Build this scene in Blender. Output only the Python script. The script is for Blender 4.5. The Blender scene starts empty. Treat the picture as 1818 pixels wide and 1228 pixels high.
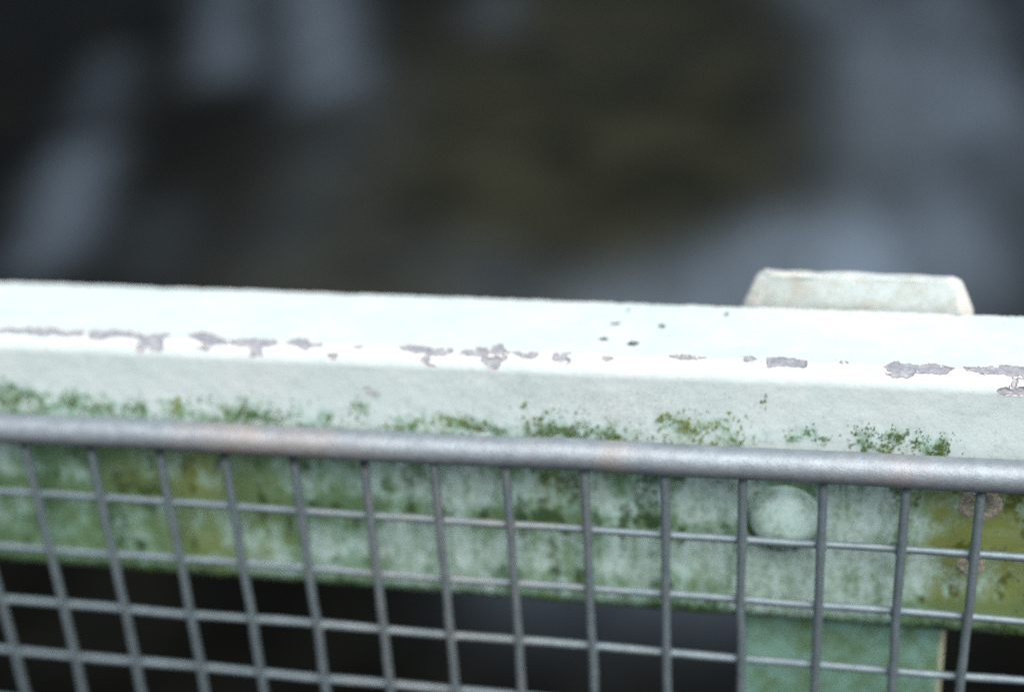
import bpy, bmesh, math, random
import numpy as np
from mathutils import Matrix, Vector
S = bpy.context.scene
COL = S.collection
MM = 0.001

# ------------------------------------------------------------------ camera
YAW, PITCH, ROLL = math.radians(-13.032), math.radians(26.67), math.radians(-3.617)
fwd = Vector((math.sin(YAW)*math.cos(PITCH), math.cos(YAW)*math.cos(PITCH), -math.sin(PITCH)))
rgt = Vector((math.cos(YAW), -math.sin(YAW), 0))
upv = rgt.cross(fwd)
r2 = math.cos(ROLL)*rgt + math.sin(ROLL)*upv
u2 = -math.sin(ROLL)*rgt + math.cos(ROLL)*upv
cam_d = bpy.data.cameras.new("camera")
cam = bpy.data.objects.new("camera", cam_d)
COL.objects.link(cam)
m = Matrix((r2, u2, -fwd)).transposed().to_4x4()
m.translation = Vector((122.117, -405.525, 277.805))*MM
cam.matrix_world = m
cam_d.sensor_width = 36.0
cam_d.lens = 2630.75/1818*36
cam_d.clip_start = 0.02
cam_d.clip_end = 6000
cam_d.dof.use_dof = True
cam_d.dof.focus_distance = 0.450
cam_d.dof.aperture_fstop = 3.1
S.camera = cam

# ------------------------------------------------------------------ light
SUN_EL, SUN_AZ = math.radians(57), math.radians(152)     # azimuth clockwise from +y: from the right, towards the viewer's side
w = bpy.data.worlds.new("World")
S.world = w
w.use_nodes = True
nt = w.node_tree
bg = nt.nodes["Background"]
sky = nt.nodes.new("ShaderNodeTexSky")
sky.sky_type = 'NISHITA'
sky.sun_disc = False
sky.sun_elevation = SUN_EL
sky.sun_rotation = SUN_AZ
sky.dust_density = 4.0
sky.ozone_density = 0.6
nt.links.new(sky.outputs[0], bg.inputs[0])
bg.inputs[1].default_value = 0.07
sd = bpy.data.lights.new("sun", 'SUN')
sd.energy = 2.6
sd.angle = math.radians(50)
sd.color = (1.0, 0.97, 0.92)
sun = bpy.data.objects.new("sun", sd)
COL.objects.link(sun)
sdir = Vector((math.sin(SUN_AZ)*math.cos(SUN_EL), math.cos(SUN_AZ)*math.cos(SUN_EL), math.sin(SUN_EL)))
sun.rotation_euler = sdir.to_track_quat('Z', 'Y').to_euler()
S.view_settings.view_transform = 'Standard'
S.view_settings.look = 'None'
S.view_settings.gamma = 1
S.view_settings.use_curve_mapping = False
S.view_settings.exposure = 0.72
S.cycles.use_denoising = False
S.cycles.max_bounces = 6

# ------------------------------------------------------------------ helpers
random.seed(4)
RNG = np.random.default_rng(11)

def tag(o, label=None, cat=None, group=None, kind=None):
    if label: o["label"] = label
    if cat: o["category"] = cat
    if group: o["group"] = group
    if kind: o["kind"] = kind
    return o

def empty(name, loc=(0, 0, 0)):
    o = bpy.data.objects.new(name, None)
    o.empty_display_size = 0.02
    o.location = loc
    COL.objects.link(o)
    return o

def mesh_np(name, V, F, mat=None, parent=None, attrs=None, smooth=True):
    """one mesh object out of numpy vertices and equal-sided faces, with float vertex attributes"""
    me = bpy.data.meshes.new(name)
    V = np.asarray(V, np.float32)
    F = np.asarray(F, np.int32)
    k = F.shape[1]
    me.vertices.add(len(V))
    me.vertices.foreach_set("co", V.ravel())
    me.loops.add(F.size)
    me.loops.foreach_set("vertex_index", F.ravel())
    me.polygons.add(len(F))
    me.polygons.foreach_set("loop_start", np.arange(0, F.size, k, dtype=np.int32))
    me.polygons.foreach_set("loop_total", np.full(len(F), k, np.int32))
    me.polygons.foreach_set("use_smooth", np.full(len(F), smooth, bool))
    for n, a in (attrs or {}).items():
        at = me.attributes.new(n, 'FLOAT', 'POINT')
        at.data.foreach_set("value", np.asarray(a, np.float32).ravel())
    me.update(calc_edges=True)
    me.validate()
    o = bpy.data.objects.new(name, me)
    COL.objects.link(o)
    if mat: me.materials.append(mat)
    if parent: o.parent = parent
    return o

def vnoise(x, y, seed):
    """smooth value noise, period 512"""
    L = np.random.default_rng(seed).random((512, 512)).astype(np.float32)
    xi, yi = np.floor(x).astype(int), np.floor(y).astype(int)
    fx, fy = x-xi, y-yi
    fx = fx*fx*(3-2*fx); fy = fy*fy*(3-2*fy)
    a, b = L[xi % 512, yi % 512], L[(xi+1) % 512, yi % 512]
    c, d = L[xi % 512, (yi+1) % 512], L[(xi+1) % 512, (yi+1) % 512]
    return (a*(1-fx)+b*fx)*(1-fy)+(c*(1-fx)+d*fx)*fy

def fbm(x, y, seed, octaves=4):
    s, a, t = 0, 1.0, 0
    for o in range(octaves):
        s = s+a*vnoise(x*2**o+17.3*o, y*2**o+9.1*o, seed+o); t += a; a *= .5
    return s/t

def sstep(a, b, x):
    t = np.clip((x-a)/(b-a), 0, 1)
    return t*t*(3-2*t)

def poly_sd(px, py, P):
    """signed distance to a polygon, positive inside"""
    P = np.array(P, float)
    d = np.full(px.shape, 1e9); ins = np.zeros(px.shape, bool)
    n = len(P)
    for i in range(n):
        ax, ay = P[i]; bx, by = P[(i+1) % n]
        ex, ey = bx-ax, by-ay
        t = np.clip(((px-ax)*ex+(py-ay)*ey)/(ex*ex+ey*ey+1e-9), 0, 1)
        d = np.minimum(d, (px-ax-t*ex)**2+(py-ay-t*ey)**2)
        if ay != by:
            ins ^= ((ay > py) != (by > py)) & (px < (bx-ax)*(py-ay)/(by-ay)+ax)
    return np.where(ins, 1, -1)*np.sqrt(d)

class NT:
    """thin wrapper that builds a principled material"""
    def __init__(s, name):
        s.m = bpy.data.materials.new(name); s.m.use_nodes = True
        s.t = s.m.node_tree; s.b = s.t.nodes["Principled BSDF"]
    def n(s, typ, **kw):
        nd = s.t.nodes.new(typ)
        for k, v in kw.items(): setattr(nd, k, v)
        return nd
    def put(s, sock, v):
        if isinstance(v, bpy.types.NodeSocket): s.t.links.new(v, sock)
        elif isinstance(v, (tuple, list)): sock.default_value = (*v, 1) if len(v) == 3 and sock.type == 'RGBA' else v
        else: sock.default_value = v
    def attr(s, name):
        return s.n("ShaderNodeAttribute", attribute_name=name).outputs["Fac"]
    def co(s): return s.n("ShaderNodeTexCoord").outputs["Object"]
    def noise(s, scale, detail=4, rough=.6, co=None):
        nd = s.n("ShaderNodeTexNoise"); nd.inputs["Scale"].default_value = scale
        nd.inputs["Detail"].default_value = detail; nd.inputs["Roughness"].default_value = rough
        s.put(nd.inputs["Vector"], co or s.co()); return nd.outputs["Fac"]
    def math(s, op, a, b=0.0, clamp=False):
        nd = s.n("ShaderNodeMath", operation=op, use_clamp=clamp); s.put(nd.inputs[0], a); s.put(nd.inputs[1], b); return nd.outputs[0]
    def ramp(s, v, a, b, lo=0.0, hi=1.0):
        nd = s.n("ShaderNodeMapRange", interpolation_type='SMOOTHSTEP'); s.put(nd.inputs[0], v)
        for i, q in enumerate((a, b, lo, hi)): s.put(nd.inputs[i+1], q)
        return nd.outputs[0]
    def mix(s, f, a, b, blend='MIX'):
        nd = s.n("ShaderNodeMix", data_type='RGBA', blend_type=blend); s.put(nd.inputs[0], f); s.put(nd.inputs[6], a); s.put(nd.inputs[7], b); return nd.outputs[2]
    def bump(s, h, strength, dist):
        nd = s.n("ShaderNodeBump"); s.put(nd.inputs["Height"], h); nd.inputs["Strength"].default_value = strength; nd.inputs["Distance"].default_value = dist
        s.put(s.b.inputs["Normal"], nd.outputs[0])
    def col(s, c): s.put(s.b.inputs["Base Color"], c)
    def set(s, **kw):
        for k, v in kw.items(): s.put(s.b.inputs[k.replace("_", " ")], v)

# ------------------------------------------------------------------ materials
PAINT = (0.56, 0.70, 0.655)

def paint_material():
    M = NT("mint_paint"); N = M.noise
    mott = N(60, 5, .6); fine = N(900, 3, .7); grit = N(2200, 2, .6)
    peel, algae, yel, moss, brown, speck = (M.attr(a) for a in ("peel", "algae", "yellow", "moss", "brown", "speck"))
    c = M.mix(M.ramp(mott, .35, .68), (0.55, 0.66, 0.663), (0.60, 0.69, 0.693))
    # dirt grain in the paint
    c = M.mix(M.math('MULTIPLY', M.ramp(fine, .52, .72), .30), c, (0.42, 0.52, 0.50))
    # fine dark specks where dirt has settled
    sp = M.math('ADD', N(2100, 3, .6), M.math('MULTIPLY', speck, .17))
    c = M.mix(M.math('MULTIPLY', M.ramp(sp, .665, .76), .55), c, (0.19, 0.175, 0.14))
    # green film of algae: thin pale stain first, then patches
    mp = M.n('ShaderNodeMapping'); M.put(mp.inputs[0], M.co()); mp.inputs[3].default_value = (1, 1, .33)
    drip = N(190, 6, .76, mp.outputs[0])
    an = M.math('ADD', M.math('MULTIPLY', drip, 1.5), M.math('MULTIPLY', N(520, 5, .74), 1.2))
    film = M.math('ADD', algae, M.math('SUBTRACT', an, 1.42))
    green = M.mix(yel, (0.095, 0.18, 0.065), (0.19, 0.225, 0.04))
    c = M.mix(M.ramp(algae, .06, .80, 0.0, .78), c, (0.33, 0.595, 0.535))
    c = M.mix(M.math('MULTIPLY', M.ramp(film, .05, .85), .92), c, green)
    dark = M.math('ADD', moss, M.math('SUBTRACT', M.math('ADD', M.math('MULTIPLY', N(300, 5, .72), 1.0), M.math('MULTIPLY', N(1000, 3, .65), .7)), .98))  # moss, plus shade painted in under the wires and beside the rivet
    c = M.mix(M.math('MULTIPLY', M.ramp(dark, .28, .60), .9), c, M.mix(yel, (0.035, 0.075, 0.03), (0.085, 0.105, 0.018)))
    # thin water marks and brushed grime drawn out along the rail
    m2 = M.n('ShaderNodeMapping'); M.put(m2.inputs[0], M.co()); m2.inputs[3].default_value = (.12, 1, 1)
    c = M.mix(M.math('MULTIPLY', M.ramp(N(420, 5, .7, m2.outputs[0]), .52, .74), .26), c, (0.34, 0.42, 0.41))
    # rusty brown stains
    bn = M.math('ADD', brown, M.math('SUBTRACT', N(800, 4, .7), .55))
    c = M.mix(M.math('MULTIPLY', M.ramp(bn, .30, .75), .75), c, (0.20, 0.125, 0.075))
    # flaked paint: a rim of pale undercoat, grey zinc below
    pn = M.math('ADD', peel, M.math('MULTIPLY', M.math('SUBTRACT', N(800, 5, .7), .36), 1.2))
    c = M.mix(M.ramp(pn, -.42, -.15), c, (0.71, 0.69, 0.67))
    zinc = M.mix(M.ramp(N(500, 4, .7), .35, .65), (0.215, 0.24, 0.28), (0.36, 0.375, 0.405))
    c = M.mix(M.ramp(pn, -.10, .12), c, zinc)
    rim = M.math('MULTIPLY', M.ramp(pn, -.08, .08), M.ramp(pn, .5, .1))
    c = M.mix(M.math('MULTIPLY', rim, .55), c, (0.10, 0.09, 0.09))
    blist = M.attr("blister")
    c = M.mix(M.math('MULTIPLY', M.ramp(blist, -.25, .15), M.ramp(N(900, 3, .7), .22, .5)), c, (0.06, 0.065, 0.06))
    M.col(c)
    M.set(Roughness=.48, Specular_IOR_Level=.35)
    M.bump(M.math('ADD', M.math('MULTIPLY', fine, .5), M.math('ADD', M.math('MULTIPLY', grit, .25), M.math('MULTIPLY', mott, .8))), .35, .0004)
    return M.m

def small_paint(name, c0, stain, amount, edge=None):
    """mint paint of the smaller pieces: film of algae, grain, pale chips"""
    M = NT(name); N = M.noise
    c = M.mix(M.ramp(N(80, 5, .65), .35, .65), c0, tuple(x*.86 for x in c0))
    an = M.math('ADD', N(110, 6, .7), M.math('MULTIPLY', N(800, 3, .6), .35))
    c = M.mix(M.math('MULTIPLY', M.ramp(an, .66-amount, .95-amount), .8), c, stain)
    c = M.mix(M.math('MULTIPLY', M.ramp(N(950, 3, .6), .56, .72), .4), c, (0.22, 0.26, 0.22))
    if edge:
        e = M.attr("edge")
        c = M.mix(M.ramp(M.math('ADD', e, M.math('SUBTRACT', N(260, 5, .7), .5)), .45, .7), c, edge)
    M.col(c); M.set(Roughness=.5, Specular_IOR_Level=.35)
    M.bump(N(600, 4, .7), .4, .0004)
    return M.m

def zinc_material(name, base, rust):
    """weathered galvanised steel: mottled spangle, white bloom, scuffs and a breath of rust"""
    M = NT(name); N = M.noise
    c = M.mix(M.ramp(N(260, 5, .6), .30, .70), tuple(x*.86 for x in base), tuple(x*1.12 for x in base))
    c = M.mix(M.math('MULTIPLY', M.ramp(N(520, 5, .75), .50, .68), .50), c, tuple(x*.55 for x in base))
    c = M.mix(M.math('MULTIPLY', M.ramp(N(420, 5, .72), .60, .74), .40), c, tuple(min(.75, x*1.5) for x in base))
    warm = M.math('ADD', M.attr("warm"), M.math('SUBTRACT', N(90, 5, .65), .5))
    c = M.mix(M.math('MULTIPLY', M.ramp(warm, .22, .85), rust), c, (0.46, 0.36, 0.30))
    M.col(c)
    M.set(Metallic=.55, Roughness=.56)
    M.bump(M.math('ADD', N(700, 4, .7), M.math('MULTIPLY', N(2400, 2, .6), .4)), .5, .00035)
    return M.m

def moss_material():
    M = NT("moss"); h = M.attr("hue")
    c = M.mix(h, (0.055, 0.105, 0.04), (0.22, 0.27, 0.05))
    c = M.mix(M.ramp(M.noise(1500, 2, .5), .4, .65), c, (0.09, 0.14, 0.06))
    M.col(c); M.set(Roughness=.9, Specular_IOR_Level=.1)
    return M.m

def lichen_material():
    M = NT("lichen"); N = M.noise
    c = M.mix(M.ramp(N(900, 4, .7), .38, .62), (0.27, 0.25, 0.195), (0.50, 0.47, 0.41))
    c = M.mix(M.math('MULTIPLY', M.attr("core"), M.ramp(N(500, 4, .7), .35, .6)), c, (0.20, 0.24, 0.16))
    M.col(c); M.set(Roughness=.95, Specular_IOR_Level=.1); M.bump(N(1600, 4, .7), .8, .0005)
    return M.m

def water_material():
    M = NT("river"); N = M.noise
    sky_sheen, silt = M.attr("sky_sheen"), M.attr("silt")
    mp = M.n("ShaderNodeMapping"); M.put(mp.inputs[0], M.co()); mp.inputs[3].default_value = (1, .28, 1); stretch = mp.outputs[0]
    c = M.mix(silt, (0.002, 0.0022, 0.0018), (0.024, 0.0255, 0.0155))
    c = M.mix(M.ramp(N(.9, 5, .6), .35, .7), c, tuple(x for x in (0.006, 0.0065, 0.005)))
    f = M.math('MULTIPLY', sky_sheen, M.ramp(N(1.6, 7, .72, stretch), .05, .80))
    c = M.mix(f, c, (0.145, 0.192, 0.245))  # pale sky reflection mixed into the water colour
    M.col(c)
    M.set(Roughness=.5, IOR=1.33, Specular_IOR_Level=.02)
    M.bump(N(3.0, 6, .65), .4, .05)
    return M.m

MAT_PAINT = paint_material()
MAT_POST = small_paint("post_paint", (0.19, 0.36, 0.305), (0.09, 0.155, 0.05), .12, (0.40, 0.42, 0.31))  # base mint darkened for the shade below the rail, algae stain over it
MAT_LUG = small_paint("lug_paint", (0.52, 0.60, 0.60), (0.40, 0.385, 0.33), .10, (0.60, 0.60, 0.575))
MAT_RIVET = small_paint("rivet_paint", (0.47, 0.655, 0.63), (0.16, 0.23, 0.12), .07)
MAT_BAR = zinc_material("zinc_bar", (0.29, 0.34, 0.38), .5)
MAT_WIRE = zinc_material("zinc_wire", (0.20, 0.26, 0.295), .40)
MAT_MOSS = moss_material()
MAT_LICHEN = lichen_material()
MAT_WATER = water_material()

# ------------------------------------------------------------------ the river far below
def build_water():
    def axis(lo, hi, st, far):
        core = np.arange(lo, hi+st/2, st)
        g = np.cumsum(st*1.35**np.arange(1, 40)); g = g[g < far]
        return np.concatenate([lo-g[::-1], core, hi+g])
    X, Y = axis(-20, 10, .13, 2500), axis(4.5, 32, .13, 2500)
    gx, gy = np.meshgrid(X, Y, indexing='ij')
    far = np.clip(1-np.maximum(np.maximum(-25-gx, gx-15), np.maximum(0-gy, gy-40))/20, 0, 1)
    z = (fbm(gx*.55+40, gy*.3+60, 31, 5)-.5)*.34*far
    sky_sheen = np.zeros_like(gx)
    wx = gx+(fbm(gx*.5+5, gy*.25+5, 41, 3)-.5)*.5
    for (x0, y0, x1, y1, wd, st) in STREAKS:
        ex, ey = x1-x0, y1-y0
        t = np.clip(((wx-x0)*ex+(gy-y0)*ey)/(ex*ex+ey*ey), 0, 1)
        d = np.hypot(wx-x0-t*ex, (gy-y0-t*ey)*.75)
        sky_sheen = sky_sheen+st*np.exp(-(d/wd)**2*.75)
    sky_sheen = np.clip(1-np.exp(-sky_sheen*.80), 0, 1)
    silt = sstep(.1, .9, np.exp(-((gx+2.6-(gy-14)*-.08)/4.2)**2)*1.0*sstep(44, 12, gy)*sstep(8.5, 11.5, gy)+(fbm(gx*.2+3, gy*.1+9, 51, 3)-.5)*.4*sstep(8.5, 11.5, gy))
    n, k = gx.shape
    idx = np.arange(n*k).reshape(n, k)
    F = np.stack([idx[:-1, :-1], idx[1:, :-1], idx[1:, 1:], idx[:-1, 1:]], -1).reshape(-1, 4)
    o = mesh_np("water", np.stack([gx, gy, z-6.0], -1).reshape(-1, 3), F, MAT_WATER, None, {"sky_sheen": sky_sheen, "silt": silt})
    tag(o, kind="structure")

STREAKS = [  # x0, y0, x1, y1, half width, strength: sky reflections painted as pale streaks on the water
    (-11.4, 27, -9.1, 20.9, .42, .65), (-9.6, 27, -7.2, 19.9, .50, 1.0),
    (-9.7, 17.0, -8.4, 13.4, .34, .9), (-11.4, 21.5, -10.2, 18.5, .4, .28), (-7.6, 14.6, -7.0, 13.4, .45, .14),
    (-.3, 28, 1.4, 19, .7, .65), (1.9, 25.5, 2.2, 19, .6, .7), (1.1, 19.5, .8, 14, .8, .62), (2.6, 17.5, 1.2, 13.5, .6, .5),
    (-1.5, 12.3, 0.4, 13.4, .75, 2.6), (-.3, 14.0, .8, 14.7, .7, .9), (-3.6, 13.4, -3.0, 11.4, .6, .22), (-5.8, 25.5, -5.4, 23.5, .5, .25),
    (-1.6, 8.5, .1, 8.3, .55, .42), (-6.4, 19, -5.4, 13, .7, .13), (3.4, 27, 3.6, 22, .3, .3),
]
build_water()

# ------------------------------------------------------------------ the handrail
YF, RR, TOP, BOT, DEP = 12.5, 6.0, 57.78, -40.9, 45.9     # front face, edge radius, top, bottom, depth in mm
P=[[[-167.9,0.3],[-161.6,-0.2],[-157.6,-1.0],[-152.4,-0.1],[-151.4,-1.5],[-146.4,-2.4],[-142.0,-2.3],[-138.0,-0.9],[-134.5,-0.3],[-130.8,-1.5],[-128.9,0.1],[-128.9,2.6],[-132.1,2.8],[-136.4,2.7],[-139.6,2.6],[-144.8,3.1],[-146.8,2.5],[-151.6,2.5],[-155.9,2.4],[-166.7,2.9]],[[-127.5,0.8],[-126.6,-1.8],[-123.1,-1.2],[-119.4,-2.4],[-114.3,-2.9],[-109.1,-0.7],[-106.2,1.1],[-103.0,-1.2],[-97.1,-1.2],[-96.4,0.4],[-98.7,1.6],[-97.7,4.4],[-97.6,6.8],[-101.8,6.5],[-103.6,5.0],[-104.9,6.7],[-106.3,7.5],[-108.0,6.4],[-107.8,4.0],[-108.8,2.6],[-114.3,1.9],[-118.3,2.6],[-121.1,3.7],[-125.4,3.4]],[[-90.4,-0.1],[-89.2,-3.2],[-86.4,-3.9],[-82.8,-2.9],[-78.5,0.2],[-76.0,1.4],[-71.1,0.8],[-66.4,-0.4],[-62.1,0.5],[-58.3,-0.2],[-56.5,2.7],[-59.2,3.1],[-62.1,3.7],[-61.3,6.8],[-65.4,7.0],[-65.9,4.3],[-70.2,3.8],[-73.5,2.9],[-76.4,3.5],[-80.5,3.4],[-81.6,5.7],[-86.4,5.1],[-82.3,3.7],[-86.0,2.2],[-87.8,1.2]],[[-54.1,1.3],[-51.7,-1.7],[-47.6,-1.6],[-45.7,1.4],[-41.2,0.7],[-40.9,2.7],[-45.3,2.7],[-46.0,4.2],[-48.7,3.5],[-50.4,2.4],[-53.3,2.6]],[[-35.0,5.7],[-35.3,6.4],[-36.2,6.9],[-37.3,6.9],[-38.2,6.5],[-38.6,5.9],[-38.3,5.2],[-37.5,4.7],[-36.4,4.7],[-35.5,5.1]],[[-26.0,2.1],[-26.3,2.6],[-27.2,2.9],[-28.4,3.0],[-29.4,2.8],[-29.9,2.4],[-29.6,1.9],[-28.7,1.5],[-27.5,1.5],[-26.5,1.7]],[[-14.5,1.2],[-11.5,-0.1],[-6.6,-0.1],[-2.3,1.6],[2.3,0.7],[4.9,1.2],[3.7,3.2],[1.1,4.6],[-0.9,4.3],[-4.0,2.9],[-7.8,3.4],[-12.7,2.9]],[[-3.6,2.9],[-2.7,4.0],[-4.5,6.7],[-6.5,6.1]],[[-4.5,6.9],[-0.5,7.5],[-1.6,7.9],[-4.1,7.5]],[[7.3,1.6],[12.5,-0.5],[16.3,-0.9],[18.6,-3.6],[20.2,-3.3],[21.2,-0.1],[23.1,1.7],[23.2,4.0],[21.6,4.9],[20.8,2.8],[16.9,2.3],[15.3,3.8],[11.4,3.3],[6.7,3.9]],[[13.8,5.6],[14.9,3.8],[19.0,3.4],[21.6,4.9],[20.2,6.1],[20.7,7.7],[19.0,8.2],[16.7,6.6]],[[23.0,1.5],[26.0,0.3],[27.9,2.5],[29.6,1.1],[32.7,0.8],[33.4,2.9],[31.3,3.9],[28.5,3.8],[26.9,3.2],[25.5,2.6]],[[38.1,1.4],[41.1,0.6],[43.9,0.7],[41.9,2.0],[44.0,3.9],[42.6,5.1],[40.7,4.4],[38.2,4.1]],[[58.0,2.5],[57.6,3.2],[56.5,3.7],[55.0,3.7],[53.8,3.4],[53.3,2.8],[53.6,2.1],[54.8,1.5],[56.2,1.4],[57.5,1.9]],[[75.5,0.3],[79.4,-1.6],[81.3,-1.0],[87.7,0.4],[82.5,1.7],[77.9,1.4]],[[103.8,0.1],[103.4,1.3],[102.3,1.9],[100.9,2.0],[99.7,1.5],[99.2,0.5],[99.5,-0.8],[100.6,-1.8],[102.1,-1.9],[103.2,-1.2]],[[106.2,-1.6],[111.6,-2.5],[118.7,-0.4],[119.5,2.7],[113.6,3.0],[106.9,3.3]],[[127.8,-1.6],[130.9,-1.5],[132.1,-0.5],[129.2,0.2]],[[142.2,0.8],[144.3,-0.8],[148.2,-3.5],[147.9,-1.2],[152.3,-0.8],[155.8,-1.5],[158.7,-2.1],[163.8,0.4],[161.5,2.9],[159.0,3.2],[154.8,2.8],[152.3,3.1],[149.7,4.8],[146.0,5.3],[143.4,3.8],[143.6,2.0]],[[166.5,-0.6],[172.6,-1.1],[178.6,-3.2],[188.5,-1.8],[188.0,3.9],[182.3,3.6],[179.8,2.5],[173.2,2.7],[167.4,1.3]],[[176.9,7.9],[179.0,6.8],[181.5,6.3],[188.0,6.2],[188.1,7.8],[181.6,8.8],[178.3,8.8]],[[181.1,2.9],[182.8,3.6],[182.3,6.8],[180.7,6.9]]]
K=[[[57.1,-22.2],[56.8,-21.6],[55.9,-21.1],[54.8,-21.0],[53.8,-21.3],[53.3,-21.8],[53.6,-22.4],[54.5,-22.8],[55.7,-22.9],[56.7,-22.7]],[[54.4,-10.4],[54.2,-9.7],[53.5,-9.2],[52.6,-9.1],[51.8,-9.5],[51.4,-10.2],[51.6,-10.9],[52.3,-11.4],[53.2,-11.5],[54.0,-11.1]],[[64.8,-8.0],[64.5,-7.0],[63.6,-6.3],[62.3,-6.2],[61.2,-6.7],[60.7,-7.7],[61.0,-8.6],[61.9,-9.3],[63.2,-9.4],[64.3,-8.9]],[[72.2,-21.7],[72.1,-20.7],[71.6,-20.0],[70.9,-19.9],[70.3,-20.5],[69.9,-21.5],[70.1,-22.5],[70.5,-23.2],[71.2,-23.2],[71.9,-22.7]],[[58.8,-32.9],[58.8,-32.1],[58.6,-31.6],[58.2,-31.6],[57.8,-32.0],[57.6,-32.8],[57.6,-33.6],[57.9,-34.1],[58.2,-34.1],[58.6,-33.7]],[[92.4,-32.5],[92.4,-31.5],[92.0,-30.8],[91.6,-30.8],[91.1,-31.4],[90.9,-32.4],[91.0,-33.4],[91.3,-34.1],[91.8,-34.1],[92.2,-33.5]]]
MOSS=[[-161.2,23.9,3.6,2.8,1,0],[-161.6,29.4,4.5,2.3,0.8,0.3],[-152.3,25.5,3.1,1.6,0.9,0],[-146.5,29.1,8.8,2.3,0.7,0.4],[-133.1,27.9,3.9,2.8,0.9,0.1],[-122.6,29.1,5.6,1.8,0.6,0.2],[-111.9,29.5,3.4,1.8,1,0.1],[-135.7,21.2,0.9,0.9,0.7,0],[-110.1,26.7,0.9,0.9,0.8,0.2],[-97.0,29.3,3.0,1.8,1,1],[-96.0,25.9,1.1,1.6,1,0.9],[-91.8,26.1,1.7,1.4,0.7,0.2],[-86.8,25.0,1.3,1.1,0.8,0.2],[-86.8,31.2,2.5,1.1,0.8,0],[-77.1,29.6,2.9,1.8,0.9,0.3],[-68.0,30.6,4.2,1.4,0.8,0.1],[-71.5,26.4,8.3,2.7,0.4,0.2],[-53.3,28.7,10.2,2.7,0.35,0.1],[-41.1,28.4,1.4,1.3,0.9,0.3],[-28.6,24.4,1.8,2.0,0.8,0.3],[-30.5,27.0,2.4,1.1,0.4,0.2],[-13.4,31.3,3.2,1.8,0.8,0.4],[-1.3,28.4,6.7,2.0,0.7,0.8],[2.6,27.7,2.3,1.3,0.6,0.8],[10.3,28.8,5.8,1.7,0.7,0.3],[21.8,31.2,9.6,1.5,0.5,0],[28.1,21.1,0.8,0.9,1,0.5],[37.2,29.4,5.7,3.5,1,0.2],[49.4,30.4,7.5,2.6,0.6,0.2],[59.7,30.2,6.5,2.6,0.6,0.2],[75.5,23.4,3.3,1.9,1,0.8],[81.0,26.8,4.6,3.0,0.9,0.7],[92.8,24.7,4.0,3.4,0.8,0.8],[96.4,30.1,4.5,1.7,0.6,0.4],[119.2,26.7,2.5,1.9,1,0.2],[121.3,24.5,1.1,1.2,1,0.1],[124.9,27.6,1.2,0.8,1,0.1],[116.1,28.5,1.1,0.8,0.7,0.3],[138.1,27.6,2.1,2.9,1.2,0.2],[148.3,25.1,3.1,1.8,1.2,0.1],[142.6,30.4,3.8,1.2,0.8,0.5],[156.2,27.7,1.7,2.5,0.8,0.4],[161.1,29.1,2.2,2.5,1.2,0.2],[158.2,31.1,1.7,1.0,0.8,0.1],[106.9,14.2,0.5,0.8,0.8,0.1],[106.6,15.8,0.7,0.8,0.7,0.1],[166.4,26.5,0.7,0.8,0.6,0],[153.6,26.7,0.7,0.8,0.8,0]]
YEL=[[-92.8,55.1,9.7,8.4,1],[-77.6,82.9,13.1,10.0,0.7],[-102.0,84.9,8.9,10.2,0.4],[36.2,51.0,11.6,6.8,0.45],[38.9,78.4,7.9,9.5,0.3],[81.7,76.0,5.7,9.3,0.4],[175.6,56.3,12.0,13.0,1.2],[185.7,73.0,12.1,13.4,1.0],[163.2,79.4,5.3,6.8,0.7],[167.4,63.5,7.0,13.2,0.8],[-61.0,55.4,8.4,7.1,0.3],[-119.6,59.3,11.1,9.8,0.35]]
CLEAN=[[-168.0,55.3,4.1,9.9,1],[-173.8,80.4,7.1,5.2,0.4],[4.5,55.5,7.6,8.1,1],[-1.5,81.7,12.3,9.7,0.9],[-25.2,90.9,5.3,6.2,0.7],[-46.0,87.7,8.6,7.5,0.5],[-70.2,92.2,6.6,7.6,0.5],[87.4,56.3,6.5,9.0,1],[114.0,83.7,11.2,9.3,1.3],[136.1,81.8,10.9,10.4,1.2],[133.2,57.3,6.3,8.8,1],[143.9,56.5,5.3,6.6,0.8],[64.2,85.7,11.7,7.1,0.5],[26.6,86.5,6.0,6.0,0.6],[155.6,73.3,4.4,5.6,0.5],[102.2,53.0,3.7,8.9,0.8],[-49.2,61.6,8.4,7.2,0.3]]
BROWN=[[-25.6,84.8,1.5,3.9,1],[64.0,50.9,2.3,3.1,1],[-25.5,17.3,2.4,2.0,0.8],[-22.6,19.8,1.6,1.3,0.8],[61.9,13.4,5.5,1.0,0.6],[77.4,12.0,2.9,0.8,0.6],[44.5,24.7,0.9,1.5,0.9],[79.2,23.4,1.1,1.3,0.6],[5.7,13.2,2.7,1.5,0.5],[-23.1,19.4,4.0,2.2,0.4],[166.0,21.8,0.5,1.0,0.8],[152.4,26.9,0.7,1.0,0.8]]


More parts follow.
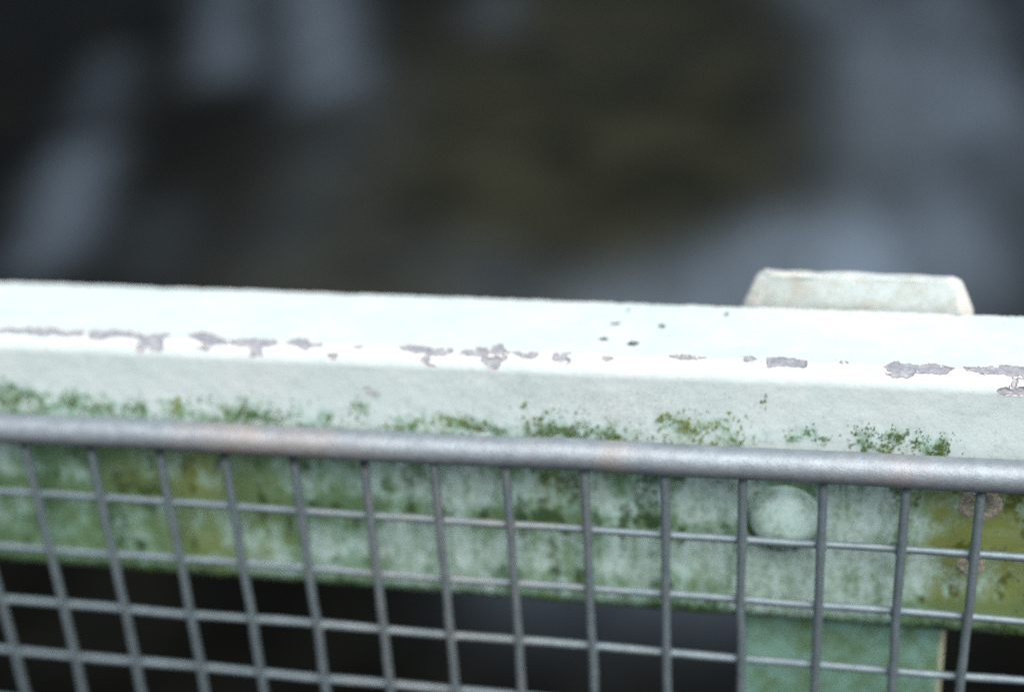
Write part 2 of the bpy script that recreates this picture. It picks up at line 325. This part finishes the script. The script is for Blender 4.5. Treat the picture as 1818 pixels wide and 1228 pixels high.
def rail_profile(step):
    """closed profile from the back edge of the top face, over the front, to the back again: v, y, z, ny, nz"""
    out = []
    q = math.pi/2*RR
    def line(v0, v1, f, st):
        for v in np.linspace(v0, v1, max(2, int(abs(v1-v0)/st)+1))[:-1]: out.append(f(v))
    rb = 2.0
    vb = -(DEP-RR-rb)
    for a in np.linspace(-90, 0, 7)[:-1]:
        c, s = math.cos(math.radians(a)), math.sin(math.radians(a))
        out.append((vb+rb*math.radians(a), YF+DEP-rb-rb*s, TOP-rb+rb*c, -s, c))
    line(vb, 0, lambda v: (v, YF+RR-v, TOP, 0, 1), step)
    line(0, q, lambda v: (v, YF+RR-RR*math.sin(v/RR), TOP-RR+RR*math.cos(v/RR), -math.sin(v/RR), math.cos(v/RR)), step)
    h = TOP-BOT-2*RR
    line(q, q+h, lambda v: (v, YF, TOP-RR-(v-q), -1, 0), step)
    line(q+h, q+h+q, lambda v: (v, YF+RR-RR*math.cos((v-q-h)/RR), BOT+RR-RR*math.sin((v-q-h)/RR), -math.cos((v-q-h)/RR), -math.sin((v-q-h)/RR)), step)
    v0 = q+h+q
    line(v0, v0+DEP-RR, lambda v: (v, YF+RR+(v-v0), BOT, 0, -1), 6)
    v1 = v0+DEP-RR
    line(v1, v1+TOP-BOT-rb, lambda v: (v, YF+DEP, BOT+(v-v1), 1, 0), 6)
    return np.array(out)

QV = math.pi/2*RR
def blobsum(u, v, B, k=4):
    s = np.zeros(u.shape)
    for b in B: s = s+b[k]*np.exp(-.5*((u-b[0])/b[2])**2-.5*((v-b[1])/b[3])**2)
    return s

def bar_top_v():  # arc length on the front face at which the mesh's top bar hides it
    return QV+(TOP-RR-31)

VBAR = 32.0                       # front face: v where the strip above the bar ends
def moss_density(u, v):
    m = blobsum(u, v, MOSS)
    hue = np.zeros(u.shape); wsum = np.full(u.shape, 1e-6)
    for b in MOSS:
        g = b[4]*np.exp(-.5*((u-b[0])/b[2])**2-.5*((v-b[1])/b[3])**2); hue += g*b[5]; wsum += g
    return m, hue/wsum

def rail_fields(u, v):
    n1 = fbm(u*.10+50, v*.10+50, 71, 4); n2 = fbm(u*.35+20, v*.35+70, 81, 4); n3 = fbm(u*1.1+90, v*1.1+30, 91, 3)
    wu, wv = u+(n2-.5)*1.6+(n3-.5)*1.0, v+(fbm(u*.4+11, v*.4+5, 101, 4)-.5)*1.3+(n3-.5)*.5
    peel = np.full(u.shape, -9.0); blister = np.full(u.shape, -9.0)
    for dst, polys in ((peel, P), (blister, K)):
        for p in polys:
            a = np.array(p); lo, hi = a.min(0)-2.5, a.max(0)+2.5
            s = (wu > lo[0]) & (wu < hi[0]) & (wv > lo[1]) & (wv < hi[1])
            if s.any(): dst[s] = np.maximum(dst[s], poly_sd(wu[s], wv[s], p))
    # chips along the far top edge
    vb = -(DEP-RR-1.0)
    edge = sstep(2.2, 0., v-vb)*(v < 0)
    peel = np.maximum(peel, np.where(edge > 0, edge*1.1-1.15+(fbm(u*.22+7, v*.5, 111, 4)-.5)*2.2, -9))
    # islands of paint left standing in the larger flakes
    peel = np.where(peel > .15, peel-np.clip((fbm(u*.55+3, v*.9+4, 121, 3)-.61)*9, 0, 1.4), peel)
    lower = sstep(VBAR-2, VBAR+5, v)
    md, mh = moss_density(u, v)
    # film of algae: below the bar over most of the face, thinning to the right; a light haze above the bar
    left = sstep(60, -120, u)
    below = .52+.22*left+.30*sstep(146, 176, u)-.42*np.clip(blobsum(u, v, CLEAN), 0, 1.3)+(n1-.5)*.75
    zf = TOP-RR-(v-QV)
    for zw, a in ((23, .22), (0, .30), (-24, .18), (-36, .35)):  # algae deepened below bar and wires, with their soft shade painted in
        below = below+a*np.exp(-((zf-zw+3.5)/4.2)**2)*(.45+1.1*n2)
    above = .03+.20*sstep(17, 32, v)*(1+left)*sstep(.35, .65, n2)+.34*np.clip(md, 0, 1)*(.4+1.2*n3)+(n1-.5)*.18
    algae = np.where(v < 6, 0.0, above*(1-lower)+np.clip(below, .42, 1.1)*lower)
    algae *= sstep(6, 16, v)
    yel = np.clip(blobsum(u, v, YEL)+mh*np.clip(md, 0, 1)*(1-lower)+(n2-.5)*.5*lower, 0, 1)
    moss_shade = np.clip(md, 0, 1.2)*.34*(.3+1.4*n3)*(1-lower)
    for zw, a in ((22.5, .52), (-2.5, .40), (-25, .20), (-38, .42)):  # dark strips below bar and wires: moss lines and painted shade together
        moss_shade = moss_shade+lower*a*np.exp(-((zf-zw+2.0)/3.2)**2)*sstep(.28, .66, fbm(u*.12+33, v*.3, 131, 3))*1.3
    rr = np.hypot(u-113.7, zf-3.2); ang = np.clip(.35-.5*(zf-3.2)/12-.35*(u-113.7)/12, 0, 1)  # mossy ring painting in the shade at the rivet's lower left
    moss_shade = moss_shade+lower*.6*np.exp(-((rr-11.8)/1.3)**2)*ang+lower*.60*sstep(.50, .68, fbm(u*.20+71, v*.10+21, 231, 4))*(1-np.clip(blobsum(u, v, CLEAN), 0, 1)*.8)
    moss_shade = moss_shade*sstep(5, 12, v)
    brown = np.clip(blobsum(u, v, BROWN), 0, 1)*.55
    speck = .35*sstep(4, 16, v)*(1-lower)+.45*sstep(-10, -38, v)*sstep(110, 150, u)*(n1*1.6)+.5*np.exp(-((u-55)/45)**2-((v-20)/9)**2)+.2*sstep(.55, .8, n1)+.30*sstep(.60, .85, fbm(u*.06+5, v*.25+60, 251, 4))*(v < 0)
    return peel, blister, algae, yel, moss_shade, brown, speck, n1, n2, n3

def build_rail(parent):
    prof = rail_profile(.40)
    U = np.concatenate([np.arange(-620, -205, 4.0), np.arange(-205, 208, .40), np.arange(208, 622, 4.0)])
    u, v = np.meshgrid(U, prof[:, 0], indexing='ij')
    y, z = np.broadcast_to(prof[:, 1], u.shape), np.broadcast_to(prof[:, 2], u.shape)
    ny, nz = np.broadcast_to(prof[:, 3], u.shape), np.broadcast_to(prof[:, 4], u.shape)
    front = v < 110
    peel, blister, algae, yel, moss_shade, brown, speck, n1, n2, n3 = rail_fields(u, v)
    d = (n1-.5)*.45+(n2-.5)*.12
    d = d-.5*sstep(-.05, .22, peel)+.2*np.exp(-((peel+.22)/.2)**2)
    d = d+.22*sstep(-.3, .0, blister)-.45*sstep(.0, .45, blister)
    d = d*front
    V = np.stack([u, y+ny*d, z+nz*d], -1).reshape(-1, 3)*MM
    n, k = u.shape
    idx = np.arange(n*k).reshape(n, k); nx = np.roll(idx, -1, axis=1)
    F = np.stack([idx[:-1], nx[:-1], nx[1:], idx[1:]], -1).reshape(-1, 4)
    at = dict(peel=np.clip(peel, -2, 2), blister=np.clip(blister, -2, 2), algae=algae, yellow=yel, moss=moss_shade, brown=brown, speck=speck)
    return mesh_np("rail", V, F, MAT_PAINT, parent, at)

ICO = None
def ico(sub):
    bm = bmesh.new(); bmesh.ops.create_icosphere(bm, subdivisions=sub, radius=1)
    V = np.array([v.co[:] for v in bm.verts]); F = np.array([[v.index for v in f.verts] for f in bm.faces]); bm.free()
    return V, F

def build_moss(parent):
    """cushions of moss: clustered grains standing on the front face"""
    V0, F0 = ico(1)
    N = 260000
    u = RNG.uniform(-200, 205, N); v = RNG.uniform(7, VBAR+3, N)
    md, mh = moss_density(u, v)
    cl = fbm(u*.55+13, v*.55+44, 141, 4)
    md = md+sstep(VBAR-9, VBAR+1, v)*.12*sstep(60, -60, u)
    p = np.clip(md, 0, 1.25)*sstep(.42, .66, cl+.10*np.clip(md-.6, 0, 1))
    keep = RNG.random(N) < p*.36*(.6+.4*sstep(-90, 40, u))
    u1, v1, h1, q1 = u[keep], v[keep], mh[keep], p[keep]
    # a thin fringe in the shelter of the bar and along the lower edge
    N = 90000
    u = RNG.uniform(-200, 205, N); zf = np.concatenate([RNG.normal(20, 2.6, N//2), RNG.normal(-39, 2.4, N//2)])
    v = QV+(TOP-RR-zf)
    keep = RNG.random(N) < .10*sstep(.48, .66, fbm(u*.3+60, v*.5+2, 151, 4))
    u2, v2 = u[keep], v[keep]
    a3 = RNG.normal(math.radians(235), .75, 700); r3 = 12.1+np.abs(RNG.normal(0, .7, 700))  # moss grains set low left of the rivet to darken its shaded side
    u2 = np.concatenate([u2, 113.7+r3*np.cos(a3)]); v2 = np.concatenate([v2, QV+(TOP-RR-(3.2+r3*np.sin(a3)))])
    uu = np.concatenate([u1, u2]); vv = np.concatenate([v1, v2]); hh = np.concatenate([h1, np.full(len(u2), .25)])
    n = len(uu)
    r = RNG.uniform(.10, .34, n)*(1+.4*(RNG.random(n) > .9))
    hq = TOP-RR-(vv-QV)
    yb = np.where(hq < BOT+RR, YF+RR-np.sqrt(np.clip(RR**2-(np.clip(BOT+RR-hq, 0, RR-.2))**2, .1, None)), YF)
    zz = np.maximum(hq, BOT+.3)
    sc = np.stack([r*RNG.uniform(.7, 1.3, n), r*RNG.uniform(.6, 1.2, n), r*RNG.uniform(.7, 1.4, n)], -1)
    ctr = np.stack([uu, yb-.05, zz], -1)
    jit = RNG.uniform(.75, 1.25, (n, len(V0), 1))
    V = (ctr[:, None]+V0[None]*sc[:, None]*jit).reshape(-1, 3)*MM
    F = (F0[None]+(np.arange(n)*len(V0))[:, None, None]).reshape(-1, 3)
    hue = np.repeat(np.clip(hh+RNG.normal(0, .18, n), 0, 1), len(V0))
    o = mesh_np("moss", V, F, MAT_MOSS, parent, {"hue": hue}, smooth=True)
    o["kind"] = "stuff"
    return n

def lathe(name, prof, axis_pos, mat, parent, seg=48, wob=0.0, seed=1):
    """revolve (radius, out) pairs around the -y axis at axis_pos (mm)"""
    V, F = [], []
    k = len(prof)
    for i in range(seg):
        a = 2*math.pi*i/seg
        for (r, h) in prof:
            rr = r*(1+wob*(vnoise(np.array([i/seg*8.0]), np.array([h*.3+2]), seed)[0]-.5))
            V.append(((axis_pos[0]+rr*math.cos(a))*MM, (axis_pos[1]-h)*MM, (axis_pos[2]+rr*math.sin(a))*MM))
    for i in range(seg):
        j = (i+1) % seg
        for t in range(k-1):
            F.append((i*k+t, j*k+t, j*k+t+1, i*k+t+1))
    return mesh_np(name, V, F, mat, parent)

def lichen(cx, cz, r, seed, parent):
    V, F, core = [], [], []
    seg, rings = 56, 14
    for i in range(seg):
        a = 2*math.pi*i/seg
        lob = 1+.22*(fbm(np.array([i/seg*9.0+.01]), np.array([3.0]), seed, 3)[0]-.5)+.06*math.sin(5*a+seed)
        for t in range(rings+1):
            q = t/rings
            rr = r*q*lob
            h = (.25+.75*math.sin(math.pi*min(1, q**1.6)))*.8*(1 if t < rings else 0)
            h *= .6+.8*vnoise(np.array([cx*3+rr*math.cos(a)*1.3+200]), np.array([rr*math.sin(a)*1.3+200.]), seed+3)[0]
            V.append(((cx+rr*math.cos(a))*MM, (YF+.25-h)*MM, (cz+rr*math.sin(a))*MM)); core.append(1-sstep(.35, .7, q))
    k = rings+1
    for i in range(seg):
        j = (i+1) % seg
        for t in range(rings): F.append((i*k+t, j*k+t, j*k+t+1, i*k+t+1))
    return mesh_np("lichen", V, F, MAT_LICHEN, parent, {"core": core})

hr = empty("handrail", (0, 0, 0))
tag(hr, "mint painted steel handrail with flaking paint on its edge and moss on its face", "handrail")
build_rail(hr)
MOSS_N = build_moss(hr)
RH = [(12.2, -.4), (11.9, .5), (11.4, 1.4), (11.0, 2.0)]
for a in np.linspace(8, 90, 14):
    RH.append((11.0*math.cos(math.radians(a))**.78 if a < 90 else .001, 2.0+5.0*math.sin(math.radians(a))))
lathe("rivet", RH, (113.7, YF, 3.2), MAT_RIVET, hr, 56, .03, 5)
lichen(175.0, 12.5, 6.9, 9, hr)
lichen(173.9, -10.9, 4.8, 23, hr)

# ------------------------------------------------------------------ the post behind and below it
def bevelled(name, bm, w, seg, mat, parent, attr=None):
    bmesh.ops.recalc_face_normals(bm, faces=bm.faces)
    bmesh.ops.bevel(bm, geom=bm.edges[:]+bm.verts[:], offset=w, segments=seg, affect='EDGES', profile=.5, clamp_overlap=True)
    bmesh.ops.subdivide_edges(bm, edges=[e for e in bm.edges if e.calc_length() > .012], cuts=10, use_grid_fill=True)
    me = bpy.data.meshes.new(name); bm.to_mesh(me); bm.free()
    for p in me.polygons: p.use_smooth = True
    if name == "lug":
        co = np.array([v.co[:] for v in me.vertices])/MM
        d = (fbm(co[:, 0]*.35+80, co[:, 2]*.35+80+co[:, 1]*.2, 241, 4)-.5)*1.5
        nr = np.array([v.normal[:] for v in me.vertices])
        me.vertices.foreach_set("co", ((co+nr*d[:, None])*MM).ravel())
    o = bpy.data.objects.new(name, me); COL.objects.link(o); me.materials.append(mat); o.parent = parent
    if attr:
        at = me.attributes.new("edge", 'FLOAT', 'POINT')
        at.data.foreach_set("value", np.array([attr(v.co) for v in me.vertices], np.float32))
    return o

post = empty("railing_post", (135*MM, 30*MM, -1.0))
tag(post, "mint painted railing post under the handrail with a chamfered lug rising behind it", "post")
def box_bm(x0, x1, y0, y1, z0, z1, ox=(0, 0, 0), nz=1):
    bm = bmesh.new()
    vs = [bm.verts.new(((x-ox[0])*MM, (y-ox[1])*MM, (z-ox[2])*MM)) for z in (z0, z1) for (x, y) in ((x0, y0), (x1, y0), (x1, y1), (x0, y1))]
    for f in ((0, 1, 2, 3), (4, 5, 6, 7), (0, 1, 5, 4), (1, 2, 6, 5), (2, 3, 7, 6), (3, 0, 4, 7)): bm.faces.new([vs[i] for i in f])
    return bm
OX = (135, 30, -1000)
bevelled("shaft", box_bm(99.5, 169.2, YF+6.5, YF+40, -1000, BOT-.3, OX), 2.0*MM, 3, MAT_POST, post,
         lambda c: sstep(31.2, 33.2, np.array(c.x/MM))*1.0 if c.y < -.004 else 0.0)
# lug: a trapezoid block with wide chamfers, standing up behind the far edge of the rail
bm = bmesh.new()
fr = [(100.5, 40), (169.5, 40), (169.5, 56), (166.2, 67.4), (163.8, 68.6), (106.5, 69.2), (104.0, 68.0), (101.6, 56)]
bk = [(94.8, 40), (173.6, 40), (173.2, 56), (168.8, 66.6), (165.6, 68.2), (104.2, 68.8), (100.8, 67.2), (96.2, 56)]
va = [bm.verts.new(((x-OX[0])*MM, (60.2-OX[1])*MM, (z-OX[2])*MM)) for x, z in fr]
vb = [bm.verts.new(((x-OX[0])*MM, (62.2-OX[1])*MM, (z-OX[2])*MM)) for x, z in bk]
vc = [bm.verts.new(((x-OX[0])*MM, (65.5-OX[1])*MM, (z-OX[2])*MM)) for x, z in bk]
n = len(fr)
bm.faces.new(va[::-1]); bm.faces.new(vc)
for A, B in ((va, vb), (vb, vc)):
    for i in range(n): bm.faces.new((A[i], A[(i+1) % n], B[(i+1) % n], B[i]))
def lug_edge(c):
    x, z = c.x/MM+OX[0], c.z/MM+OX[2]
    return float(.9*sstep(5, 0, np.array(min(abs(z-58), 68.6-z+2)))*.8+.5*sstep(6, 1, np.array(168-x)))
bevelled("lug", bm, 1.1*MM, 3, MAT_LUG, post, lug_edge)

# ------------------------------------------------------------------ the welded mesh panel in front
panel = empty("wire_mesh_panel", (0, 0, -0.14))
tag(panel, "grey galvanised wire mesh panel with thick top bar in front of the mint handrail", "wire mesh")
ZP = -140.0
def tube(name, pts, rad, mat, seg=12, extra=None, warm=None):
    """a bar along pts (mm, world); extra = list of small weld beads (centre, radii); returns a part of the panel"""
    pts = np.array(pts, float); n = len(pts)
    T = np.gradient(pts, axis=0); T /= np.linalg.norm(T, axis=1)[:, None]
    ref = np.array([0, 1., 0]); Nn = np.cross(T, ref); Nn /= np.linalg.norm(Nn, axis=1)[:, None]
    Bn = np.cross(T, Nn)
    a = np.linspace(0, 2*np.pi, seg, endpoint=False)
    rad = np.broadcast_to(np.asarray(rad, float), (n,))
    ring = pts[:, None]+(Nn[:, None]*np.cos(a)[None, :, None]+Bn[:, None]*np.sin(a)[None, :, None])*rad[:, None, None]
    V = ring.reshape(-1, 3)
    idx = np.arange(n*seg).reshape(n, seg); nx = np.roll(idx, -1, 1)
    F = [np.stack([idx[:-1], nx[:-1], nx[1:], idx[1:]], -1).reshape(-1, 4)]
    Vs = [V]; off = len(V)
    # flat caps: rings shrunk to the centre
    for e, base in ((0, idx[0]), (n-1, idx[-1])):
        c = pts[e]+(V[base]-pts[e])*.05
        Vs.append(c); k = np.arange(seg)+off; off += seg
        F.append(np.stack([base, k, np.roll(k, -1), np.roll(base, -1)], -1))
    for c, rr in (extra or []):
        ns, ms = 8, 5
        th = np.linspace(.12, math.pi-.12, ms); ph = np.linspace(0, 2*np.pi, ns, endpoint=False)
        sph = np.stack([np.sin(th)[:, None]*np.cos(ph)[None], np.sin(th)[:, None]*np.sin(ph)[None], np.cos(th)[:, None]*np.ones(ns)[None]], -1).reshape(-1, 3)
        Vs.append(np.array(c)+sph*np.array(rr)*(1+.12*RNG.normal(size=(len(sph), 1))))
        ii = np.arange(ms*ns).reshape(ms, ns)+off; jj = np.roll(ii, -1, 1); off += ms*ns
        F.append(np.stack([ii[:-1], jj[:-1], jj[1:], ii[1:]], -1).reshape(-1, 4))
    V = np.concatenate(Vs)
    wv = warm(V[:, 0], V[:, 2]) if warm else np.zeros(len(V))
    V = V-np.array([0, 0, ZP])
    return mesh_np(name, V*MM, np.concatenate(F), mat, panel, {"warm": wv})

EX = dict(zip(range(15), (-.09, -.07, .01, .93, .06, -.12, -.25, -.81, -1.23, -.08, 1.02, .77, .74, .89, -1.77)))
PITCH_H, PITCH_V, WR, WH, YH = 25.0, 24.46, 1.50, 1.36, 2.5
def zbar(x): return 28.67+.007*x
BAR_R = 5.25
xs = np.arange(-330, 331, 2.0)
wob = (fbm(xs*.02+9, xs*0+3, 161, 3)-.5)
rad = BAR_R+(fbm(xs*.09+30, xs*0+8, 171, 4)-.5)*.45
def warm_bar(x, z):
    g = lambda c, s, a: a*np.exp(-.5*((x-c)/s)**2)
    return g(-66, 24, .6)+g(-25, 14, .2)+g(60, 6, .38)+g(28, 22, .25)+g(150, 20, .4)+.02
tube("top_bar", np.stack([xs, np.full_like(xs, 1.6)+wob*.5, zbar(xs)+wob*.7], -1), rad, MAT_BAR, 40, None, warm_bar)
def warm_wire(x, z):
    return .40*np.exp(-.5*((x+10)/48)**2)+.15*np.exp(-.5*((x-75)/35)**2)+.02
VX = {}
for i in range(-6, 21):
    x0 = 25*(i-7)+EX.get(i, random.uniform(-.7, .7)); VX[i] = x0
for i, x0 in VX.items():
    zs = np.arange(-262, zbar(x0)-2.5, 3.0)
    ph = random.uniform(0, 60)
    dx = (fbm(zs*.03+ph, zs*0+i+40, 181, 3)-.5)*1.5*np.clip(np.abs(zs)/30, .2, 1)
    dy = (fbm(zs*.03+ph, zs*0+i+90, 191, 3)-.5)*.7
    beads = []
    for j in range(0, 11):
        zc = -PITCH_V*j
        k = int(np.argmin(abs(zs-zc)))
        for s in (-1, 1):
            beads.append(((x0+dx[k]+s*WR*.85, dy[k]+1.4, zc+random.uniform(-.3, .3)), (random.uniform(.6, 1.15), .9, random.uniform(.9, 1.7))))
    rv = WR*(1+(fbm(zs*.15+ph, zs*0+7, 201, 3)-.5)*.16)
    tube("vertical_wire", np.stack([x0+dx, dy, zs], -1), rv, MAT_WIRE, 14, beads, warm_wire)
EZ = (-.08, .11, .07, -.10)
for j in range(0, 11):
    xs = np.arange(-326, 327, 2.5)
    dz = (fbm(xs*.02+5*j, xs*0+j+11, 211, 3)-.5)*1.1
    rv = WH*(1+(fbm(xs*.12+j*9, xs*0+5, 221, 3)-.5)*.18)
    tube("horizontal_wire", np.stack([xs, np.full_like(xs, YH)+dz*.3, -PITCH_V*j+(EZ[j] if j < 4 else 0)+dz], -1), rv, MAT_WIRE, 14, None, warm_wire)
print("moss grains", MOSS_N)
